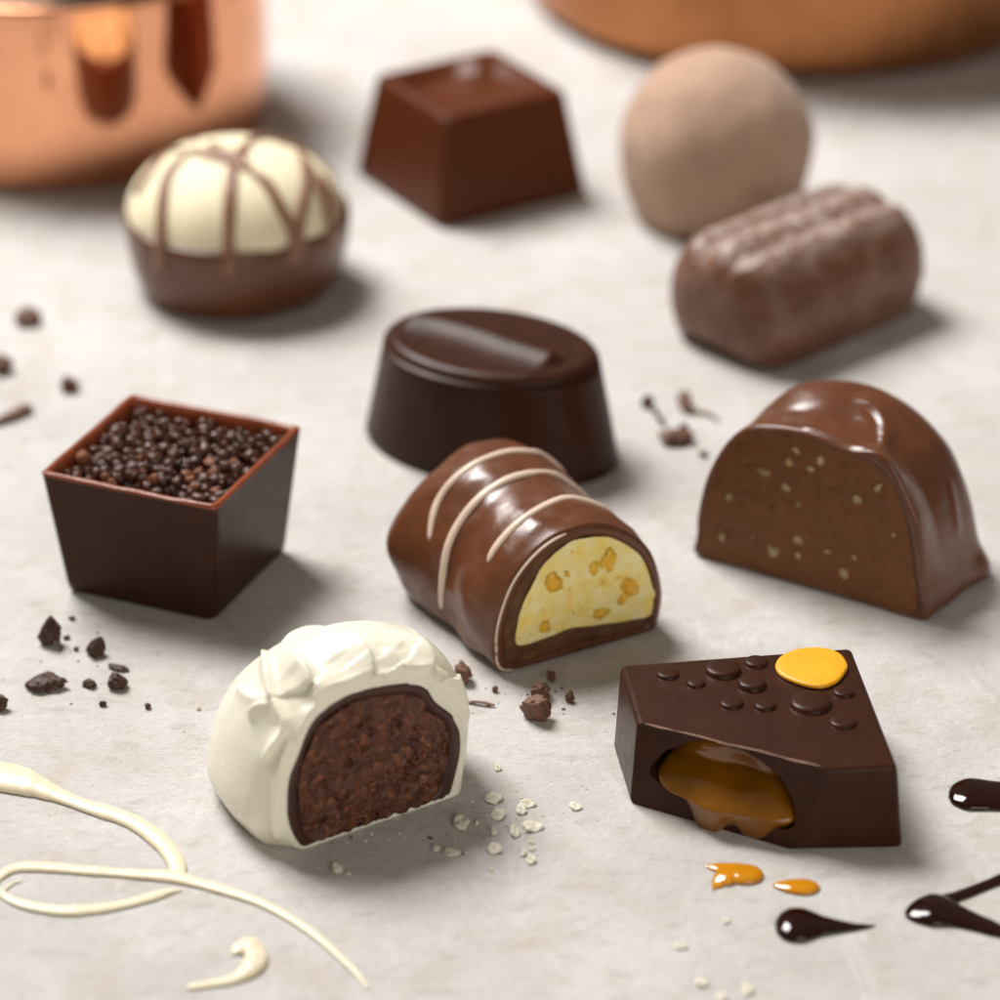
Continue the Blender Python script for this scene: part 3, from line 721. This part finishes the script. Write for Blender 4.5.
bpy.data.objects.remove(cutter, do_unlink=True)
for p in body.data.polygons: p.use_smooth = True
try: body.data.set_sharp_from_angle(angle=math.radians(28))
except Exception: pass
# caramel
N_ = 160; oc = spline(outl, N_, True); R_ = []
for k in np.linspace(1.0, .01, 46):
    q = cc+(oc-cc)*k; row = []
    for s, z in q:
        prof_ = max(0, 1-k**3.2)**.55
        low = np.clip((cc[1]+.10-z)/.30, 0, 1)
        d0 = -.50*(1-low)+.02*low; bul = .24*(1-low)+.24*low
        row.append(face_pt(s, z, d0+bul*prof_+.05*math.sin(s*6.5+z*4)*prof_*(1-k)+.03*math.sin(s*3-z*9+1)*prof_*(1-k**2)))
    R_.append(np.array(row))
R_.insert(0, R_[0]+np.array((*(-cn*.12), 0)))
V, F = rings_mesh(R_, False, True); mesh_obj('caramel_filling', V, F, M['caramel'], kite)
# thin pale edge left by the knife along the top of the cut
p = [np.array((*(B_+(C_-B_)*k-loc[:2]+cn*(-.012+.006*math.sin(17*k))), H-.004+.004*math.sin(k*23))) for k in np.linspace(.035, .965, 12)]
V, F = tube(p, [.006]+[.009]*10+[.006], 8, 60); mesh_obj('cut_edge_and_glint', V, F, M['cut_edge_and_glint'], kite)
def bubble(name, px, py, w, m, h, par, fr=1.0):
    c0 = P(600+px/3.125, 630+py/3.125, H+.03); r = w/3.125/2/4000*46.8
    R_ = []
    for k, zz in ((1.10, -.02), (1.08, .0), (1.0, .18), (.97, .5), (.9, .8), (.78, .95), (.55, 1.03), (.3, 1.06), (.05, 1.07)):
        R_.append(np.array([(c0[0]-loc[0]+r*k*math.cos(a), c0[1]-loc[1]+r*k*fr*math.sin(a), H-.003+h*zz) for a in np.linspace(0, 2*math.pi, 48, endpoint=False)]))
    V, F = rings_mesh(R_, False, True); return mesh_obj(name, V, F, m, par)
for px, py, w in ((212, 133, 72), (300, 162, 60), (383, 121, 115), (488, 96, 76), (474, 166, 92), (411, 224, 76), (516, 231, 70), (658, 226, 132), (762, 189, 72), (760, 282, 88)):
    bubble('raised_dot', px, py, w, M['dark'], .045 if w < 90 else .07, kite)
yo = np.array([P(*p, H+.05) for p in zoomed(600, 630, 3.125, [(552, 105), (570, 80), (620, 60), (690, 56), (745, 72), (770, 105), (762, 130), (735, 160), (690, 174), (640, 168), (585, 148), (558, 128)])])
yo = spline(yo[:, :2], 90, True); yc = yo.mean(0); R_ = []
for k, zz in ((1.05, -.003), (1.045, .014), (1.0, .026), (.97, .066), (.9, .075), (.7, .078), (.4, .08), (.05, .08)):
    R_.append(np.column_stack([yc+(yo-yc)*k-loc[:2], np.full(90, H+zz)]))
V, F = rings_mesh(R_[:3], False, False); big_dot = mesh_obj('raised_dot', V, F, M['dark'], kite)
R_ = []
for k, zz in ((1.02, .012), (1.035, .034), (1.0, .056), (.94, .060), (.8, .064), (.4, .066), (.05, .066)):
    R_.append(np.column_stack([yc+(yo-yc)*k-loc[:2], np.full(90, H+zz)]))
V, F = rings_mesh(R_, False, True); mesh_obj('icing_dot', V, F, M['orange'], big_dot)

# ------------------------------------------------------------------ drizzles, drops
def ribbon(pts, hmax=.16, n=90, ratio=.42):
    """pts: (px, py, width in px measured across the stroke on the photograph) lying on the table -> closed rounded strand"""
    q = spline(pts, n); T = np.gradient(q[:, :2], axis=0); T /= np.linalg.norm(T, axis=1)[:, None]+1e-9
    rings = []
    for i in range(n):
        nx, ny = -T[i, 1], T[i, 0]; w = q[i, 2]/2*(1+.16*fbm((q[i, 0]*.03, q[i, 1]*.03, 1.7), 3))
        a = P(q[i, 0]+nx*w, q[i, 1]+ny*w); b = P(q[i, 0]-nx*w, q[i, 1]-ny*w); c = (a+b)/2; h = (a-b)/2
        L = np.linalg.norm(h); hz = min(hmax, L*2*ratio); e = 1.0
        if i in (0, n-1): e = .05
        rings.append(np.array([c+h*e*math.cos(x)+np.array((0, 0, .003+e*hz*max(0, math.sin(x))**.8)) for x in np.linspace(0, math.pi, 14)]+[c-h*e*math.cos(x)*.9+np.array((0, 0, .002)) for x in np.linspace(.3, math.pi-.3, 5)]))
    return rings_mesh(rings, True, True)
def strands(name, label, cat, m, lst, voxel=.018, hmax=.16, ratio=.42, group=None, smooth=8):
    VV = []; FF = []
    for pts in lst:
        V, F = ribbon(pts, hmax, max(40, len(pts)*12), ratio); n0 = len(VV); VV.extend(V); FF.extend([tuple(i+n0 for i in f) for f in F])
    VV = np.array(VV); c = VV.mean(0); c[2] = 0
    o = mesh_obj(name, VV-c, FF, m, None, True, c); tag(o, label, cat, group)
    r = o.modifiers.new('meld', 'REMESH'); r.mode = 'VOXEL'; r.voxel_size = voxel; r.use_smooth_shade = True
    s = o.modifiers.new('settle', 'SMOOTH'); s.factor = .5; s.iterations = smooth
    return o
zz1 = lambda L: [(x/2.5, 740+y/2.5, w/2.5) for x, y, w in L]
strands('chocolate_drizzle', 'looping swirl of ivory white chocolate drizzled on the pale table', 'drizzle', M['white_drizzle'], [
    zz1([(-60, 85, 80), (0, 97, 76), (60, 110, 66), (120, 132, 46), (180, 156, 32), (240, 178, 30), (300, 196, 36), (350, 220, 40), (400, 258, 44), (432, 295, 50), (445, 325, 52), (445, 348, 34)]),
    zz1([(462, 378, 8), (430, 380, 16), (385, 394, 22), (320, 412, 24), (240, 426, 24), (150, 430, 25), (60, 415, 24), (10, 392, 22), (-10, 365, 20), (2, 342, 24), (45, 322, 24), (120, 322, 24), (220, 330, 24), (330, 338, 24), (430, 346, 30), (500, 362, 26), (570, 382, 24), (640, 405, 24), (700, 434, 24), (760, 470, 24), (810, 508, 24), (860, 554, 23), (900, 594, 22), (922, 628, 18)]),
    zz1([(80, 350, 6), (50, 355, 9), (20, 368, 12), (5, 385, 14)])], hmax=.13, ratio=.27)
strands('chocolate_drizzle', 'small comma-shaped squiggle of white chocolate near the bottom edge', 'drizzle', M['white_drizzle'], [
    zz1([(464, 622, 12), (480, 620, 20), (530, 612, 19), (580, 602, 26), (618, 580, 44), (640, 552, 60), (632, 528, 54), (605, 522, 34), (585, 532, 22), (578, 542, 12)])], hmax=.17, ratio=.28)
zr = lambda L: [(590+x/2.439, 620+y/2.439, w/2.439) for x, y, w in L]
strands('sauce_drop', 'glossy dark chocolate sauce drop with a thin tail pointing right', 'sauce', M['sauce'], [
    zr([(450, 752, 20), (462, 751, 52), (485, 750, 72), (515, 750, 76), (550, 750, 62), (590, 751, 40), (630, 752, 24), (670, 750, 15), (700, 747, 9), (716, 745, 5)])], hmax=.16, ratio=.21)
strands('sauce_drizzle', 'V-shaped glossy dark chocolate sauce drizzle running off the right edge', 'sauce', M['sauce'], [
    zr([(766, 722, 14), (785, 718, 44), (815, 714, 66), (845, 714, 74), (880, 722, 66), (930, 738, 48), (1000, 762, 34), (1100, 795, 28)]),
    zr([(830, 702, 40), (870, 686, 34), (920, 668, 28), (1000, 636, 26), (1100, 598, 26)])], hmax=.13, ratio=.20)
strands('sauce_drop', 'glossy dark chocolate sauce drop cut by the right edge of the photo', 'sauce', M['sauce'], [
    zr([(872, 430, 14), (885, 430, 46), (915, 430, 66), (960, 432, 70), (1010, 436, 64), (1060, 440, 40), (1090, 442, 14)])], hmax=.14, ratio=.19)
strands('caramel_drop', 'larger amber caramel drop with a pointed left tip on the table', 'caramel', M['caramel_drop'], [
    zr([(274, 602, 7), (296, 604, 16), (318, 610, 28), (340, 617, 40), (368, 624, 47), (395, 625, 44), (418, 626, 26), (425, 626, 8)]), zr([(318, 606, 20), (322, 622, 34), (316, 640, 32), (308, 656, 18)]), zr([(345, 628, 44), (318, 634, 38), (303, 650, 22), (292, 674, 7)])], hmax=.12, ratio=.22)
strands('caramel_drop', 'smaller oval amber caramel drop beside the pointed one', 'caramel', M['caramel_drop'], [
    zr([(440, 650, 6), (460, 650, 22), (490, 653, 34), (520, 655, 38), (548, 656, 28), (564, 657, 8)])], hmax=.10, ratio=.22)

# ------------------------------------------------------------------ crumbs and flakes
def crumb(name, label, px, py, w, h, m, seed, cat='crumb', group=None, rough=.45, tall=None, rot=0.0):
    """w, h: size in px across and up on the photograph"""
    c = P(px, py+h*.35); k = np.linalg.norm(CAM-c)/4000
    sx = w*k/2; sz = (tall if tall is not None else h*.62)*k/1.0; sy = max(.4*sx, min(sx, h*k))
    V = IV4.copy(); n = IV4
    V = V*(1+rough*fbm_arr(n, 1.3, 4, seed)+.20*fbm_arr(n, 3.6, 4, seed+9))[:, None]
    # flat broken facets
    r2 = random.Random(seed)
    for _ in range(3):
        q = np.array((r2.uniform(-1, 1), r2.uniform(-1, 1), r2.uniform(-.2, 1))); q /= np.linalg.norm(q)
        dd = V@q; V = V-np.clip(dd-.66, 0, 9)[:, None]*q*.75
    ca, sa = math.cos(rot), math.sin(rot)
    V = V*np.array((sx, sy, sz*.55)); V = np.column_stack([V[:, 0]*ca-V[:, 1]*sa, V[:, 0]*sa+V[:, 1]*ca, V[:, 2]])
    V[:, 2] -= V[:, 2].min()*.8; V[:, 2] = np.maximum(V[:, 2], .002)
    return tag(mesh_obj(name, V, IF4, m, None, True, (c[0], c[1], 0)), label, cat, group)
def flake(label, px, py, w, h, seed, lift=.05, group=None):
    c = P(px, py+h*.3); k = np.linalg.norm(CAM-c)/4000; n = 40; rr = random.Random(seed)
    a = np.linspace(0, 2*math.pi, n, endpoint=False)
    r = np.array([1+.26*fbm((math.cos(x)*1.3, math.sin(x)*1.3, seed*2.3), 3)+.13*fbm((math.cos(x)*4, math.sin(x)*4, seed*1.3), 3) for x in a])
    sx, sy = w*k/2*.82, max(.03, h*k*.7); tx, ty = rr.uniform(-.3, .3), rr.uniform(.05, .5); rings = []
    for q, zoff in ((.05, 0), (.7, 0), (1.0, .0), (1.0, 1), (.7, 1), (.05, 1)):
        x = r*np.cos(a)*sx*q; y = r*np.sin(a)*sy*q
        z = .008+.5*tx*x+ty*(y+sy)*.6+lift*.5*np.array([fbm((xx*5, yy*5, seed), 3) for xx, yy in zip(x, y)])+zoff*(.016+.006*np.cos(a*3))
        rings.append(np.column_stack([x, y, z]))
    V, F = rings_mesh(rings, True, True); V[:, 2] -= V[:, 2].min()-.003
    return tag(mesh_obj('chocolate_flake', V, F, M['flake'], None, True, (c[0], c[1], 0)), label, 'flake', group or 'white chocolate flakes beside the cut truffle')
GD = 'dark chocolate crumbs in front of the square cup'
GB = 'dark crumbs behind the square cup'
GR = 'chocolate shavings between the oval and the half dome'
GM = 'milk chocolate crumbs below the striped roll'
DC = [('tall dark pyramid-shaped crumb, biggest of those below the square cup', 50, 635, 22, 22, 1, 20, GD, 0),
      ('dark blocky crumb just under the front left of the square cup', 97, 649, 18, 15, 2, 13, GD, 0),
      ('flat dark shaving with a pointed left end below the square cup', 45, 682, 40, 14, 3, 8, GD, -.15),
      ('small brown two-lobed crumb right of the pointed flat shaving', 90, 684, 14, 7, 4, 5, GD, 0),
      ('rounded dark crumb lying below a thin brown sliver', 117, 682, 19, 13, 5, 12, GD, 0),
      ('thin brown sliver lying just above a rounded dark crumb', 119, 667, 20, 6, 6, 3, GD, -.4),
      ('brown crumb cut by the left edge of the photo below the flat shaving', 0, 704, 14, 16, 7, 12, GD, 0),
      ('tiny dark speck below the rounded crumb and its sliver', 103, 704, 7, 6, 8, 4, GD, -.6),
      ('tiny lone brown speck nearest the white truffle', 148, 707, 6, 5, 9, 4, GD, 0),
      ('tiny pale brown speck against the side of the tallest dark crumb', 67, 637, 7, 5, 10, 3, GD, 0),
      ('tiny speck between the two tallest dark crumbs', 76, 649, 5, 4, 11, 3, GD, 0),
      ('tiny brown speck nearest the lower left corner of the square cup', 72, 618, 6, 5, 12, 3, GD, 0)]
for lb, x, y, w, h, sd, tl, gp, ro in DC:
    crumb('chocolate_crumb', lb, x, y, w, h, M['crumb'], sd, 'crumb', gp, tall=tl*1.3, rot=ro)
BC = [('blurred brown crumb highest up the left edge, below the copper saucepan', 28, 317, 26, 14, 21, 12, GB, 0), ('blurred dark crumb cut by the left edge above the flat tapering shaving', 3, 367, 20, 14, 22, 12, GB, 0),
      ('small blurred crumb nearest the back left rim of the square cup', 69, 386, 19, 12, 23, 11, GB, 0)]
for lb, x, y, w, h, sd, tl, gp, ro in BC:
    crumb('chocolate_crumb', lb, x, y, w, h, M['milk_crumb'], sd, 'crumb', gp, tall=tl*1.3, rot=ro)
def shaving(label, pts, group, m):
    q = [P(x, y)+np.array((0, 0, z)) for x, y, z, r in pts]; c = np.mean(q, axis=0); c[2] = 0
    V, F = tube([p-c for p in q], [r*.8 for *_, r in pts], 8, 40, .5)
    V += (.02*fbm_arr(V, 5, 3, pts[0][0]))[:, None]; V[:, 2] -= V[:, 2].min()-.002
    return tag(mesh_obj('chocolate_shaving', V, F, m, None, True, c), label, 'shaving', group)
shaving('blurred flat tapering milk shaving at the left edge beside the square cup', [(-14, 428, .06, .05), (2, 423, .07, .10), (14, 418, .08, .13), (26, 413, .09, .12), (33, 411, .07, .05)], GB, M['milk_crumb'])
crumb('chocolate_crumb', 'small round crumb nearest the right side of the dark oval chocolate', 647, 404, 13, 9, M['milk_crumb'], 31, 'crumb', GR, tall=12)
shaving('thin dark stick-like shaving between the two round back crumbs', [(652, 410, .04, .03), (657, 416, .05, .04), (661, 422, .05, .05), (664, 428, .04, .03)], GR, M['crumb'])
shaving('tadpole-shaped shaving with a thick head and a tail curving right', [(684, 400, .16, .10), (684, 408, .12, .12), (690, 414, .08, .06), (700, 413, .07, .05), (710, 416, .06, .045), (719, 423, .05, .03)], GR, M['milk_crumb'])
crumb('chocolate_crumb', 'wide flat crumb lowest in the cluster beside the half dome', 676, 437, 34, 14, M['milk_crumb'], 33, 'crumb', GR, tall=13, rot=-.2)
crumb('chocolate_crumb', 'faint tiny crumb against the left edge of the half dome', 704, 454, 9, 6, M['milk_crumb'], 34, 'crumb', GR, tall=5)
crumb('chocolate_crumb', 'tiny crumb above the wide flat crumb beside the half dome', 684, 426, 8, 6, M['milk_crumb'], 35, 'crumb', GR, tall=6)
MC = [('brown crumb between the white truffle and the front left foot of the roll', 463, 676, 19, 17, 41, 15), ('tiny round crumb nearest the front left foot of the striped roll', 495, 690, 6, 5, 42, 5),
      ('biggest knobbly milk crumb, front of those below the roll', 535, 712, 27, 20, 44, 19), ('dark rounded crumb directly behind the biggest knobbly one', 540, 692, 20, 15, 43, 14),
      ('small crumb touching the shadow under the front of the roll', 551, 678, 10, 7, 45, 7), ('small round crumb nearest the five-sided caramel chocolate', 570, 699, 9, 8, 46, 8)]
for lb, x, y, w, h, sd, tl in MC: crumb('chocolate_crumb', lb, x, y, w, h, M['milk_crumb'], sd, 'crumb', GM, tall=tl*1.3)
shaving('thin straight reddish brown sliver beside the white truffle', [(468, 703, .03, .03), (475, 704, .04, .045), (485, 706, .04, .04), (495, 707, .03, .025)], GM, M['milk_crumb'])
FL = [('chunky white flake nearest the right foot of the cut truffle', 461, 819, 20, 16), ('pale flake at the back of the flake pile beside the truffle', 493, 796, 22, 13), ('translucent flake in the middle of the pile, under the back one', 498, 813, 18, 12),
      ('thin long white flake lying right at the back of the pile', 527, 803, 22, 8), ('white flake standing right of the middle of the pile', 521, 808, 12, 11), ('widest white flake, low on the right of the pile', 533, 825, 24, 12), ('small white flake joined to the left of the widest one', 515, 829, 11, 14),
      ('narrow slanting white flake below the middle of the pile', 494, 830, 8, 9), ('oval white flake lying alone below the pile', 494, 848, 18, 10), ('long ragged white flake closest to the front of the truffle', 452, 851, 22, 9), ('small white bit at the left end of the long ragged flake', 436, 848, 9, 6),
      ('tiny white flake topmost of the short column right of the oval flake', 531, 842, 8, 4), ('tiny white flake second in the column right of the oval flake', 532, 848, 8, 5), ('tiny white flake left of the short column', 523, 852, 6, 8), ('small white flake at the foot of the short column', 531, 859, 11, 9),
      ('lone white flake halfway between the truffle and the caramel chocolate', 575, 805, 15, 9), ('tiny faint white speck behind the flake pile', 498, 768, 8, 6), ('tiny white grain right of the chunky flake', 477, 823, 5, 3), ('tiny white grain lying nearest the camera of the truffle flakes', 491, 870, 3, 4),
      ('upright white flake in front of the cut truffle near the drizzle', 337, 866, 14, 12), ('tiny white grain right of the upright flake', 349, 873, 4, 3), ('tiny white speck left of the white truffle', 198, 708, 6, 5),
      ('tiny white grain between the oval flake and the long ragged one', 467, 853, 4, 4)]
for k, (lb, x, y, w, h) in enumerate(FL): flake(lb, x, y, w, h, 60+k)
GF = 'white chocolate bits near the bottom edge'
for k, (lb, x, y, w, h) in enumerate([('flat white bit left of the dark sauce drop', 680, 945, 17, 7), ('thick cream bit below the sauce drop, left of the bottom group', 701, 980, 16, 11), ('cream bit below the sauce drop, right of the bottom group', 747, 989, 12, 13), ('pale bit cut by the bottom edge between two cream bits', 721, 996, 13, 9), ('tiny pale speck between the sauce drop and the caramel drops', 726, 921, 8, 5)]):
    flake(lb, x, y, w, h, 90+k, group=GF)

def dust_of(name, m, spots, seed):
    rr = random.Random(seed); VV = []; FF = []; v0, f0 = ico(1)
    for (px, py, sx, sy, n) in spots:
        for _ in range(n):
            c = P(px+rr.gauss(0, sx), py+rr.gauss(0, sy)); k = .008+.014*rr.random()**2
            V = v0*(1+.3*fbm_arr(v0, 1.5, 2, rr.random()*50))[:, None]*np.array((k*rr.uniform(.8, 1.6), k, k*.6))+np.array((c[0], c[1], k*.4))
            n0 = len(VV); VV.extend(V); FF.extend([tuple(i+n0 for i in f) for f in f0])
    o = mesh_obj(name, VV, FF, m); o['kind'] = 'stuff'; return o
dust_of('white_crumb_dust', M['flake'], [(505, 825, 28, 20, 46), (400, 838, 45, 8, 30), (345, 868, 12, 6, 8), (560, 800, 30, 15, 8), (715, 975, 35, 18, 14)], 5)
dust_of('brown_crumb_dust', M['crumb'], [(80, 665, 35, 22, 26), (530, 700, 28, 14, 20), (690, 430, 25, 14, 10), (15, 400, 25, 40, 10), (400, 845, 40, 6, 8)], 6)

# ------------------------------------------------------------------ light
def area(name, loc, target, size, power, color=(1, 1, 1), size_y=None):
    l = bpy.data.lights.new(name, 'AREA'); l.energy = power; l.color = color
    l.shape = 'RECTANGLE' if size_y else 'SQUARE'; l.size = size
    if size_y: l.size_y = size_y
    o = bpy.data.objects.new(name, l); COL.objects.link(o); o.location = loc
    o.rotation_euler = (Vector(target)-Vector(loc)).to_track_quat('-Z', 'Y').to_euler(); return o
area('key_softbox', (-36, 42, 76), (0, -2, 0), 42, 167000, (1, .975, .95))
area('added_front_fill', (26, -60, 24), (0, 0, 0), 44, 16000, (1, .95, .88))  # unseen low lamp, added to lift the front faces more than the table
w = bpy.data.worlds.new('World'); scene.world = w; w.use_nodes = True
bg = w.node_tree.nodes['Background']; bg.inputs['Color'].default_value = (1, .86, .72, 1); bg.inputs['Strength'].default_value = .14

# ------------------------------------------------------------------ camera, render
cd = bpy.data.cameras.new('camera'); cam = bpy.data.objects.new('camera', cd); COL.objects.link(cam)
cam.location = CAM; cam.rotation_euler = (math.pi/2-TH, 0, 0)
cd.sensor_width = 36; cd.sensor_fit = 'HORIZONTAL'; cd.lens = 36*FPX/1000; cd.clip_start = 1; cd.clip_end = 500
cd.dof.use_dof = True; cd.dof.focus_distance = 47.1; cd.dof.aperture_fstop = .144/.90; cd.dof.aperture_blades = 0
scene.camera = cam
scene.render.engine = 'CYCLES'; scene.cycles.use_denoising = True; scene.cycles.max_bounces = 8
scene.cycles.sample_clamp_indirect = 4
vs = scene.view_settings; vs.view_transform = 'Standard'; vs.look = 'None'; vs.exposure = 0; vs.gamma = 1; vs.use_curve_mapping = False
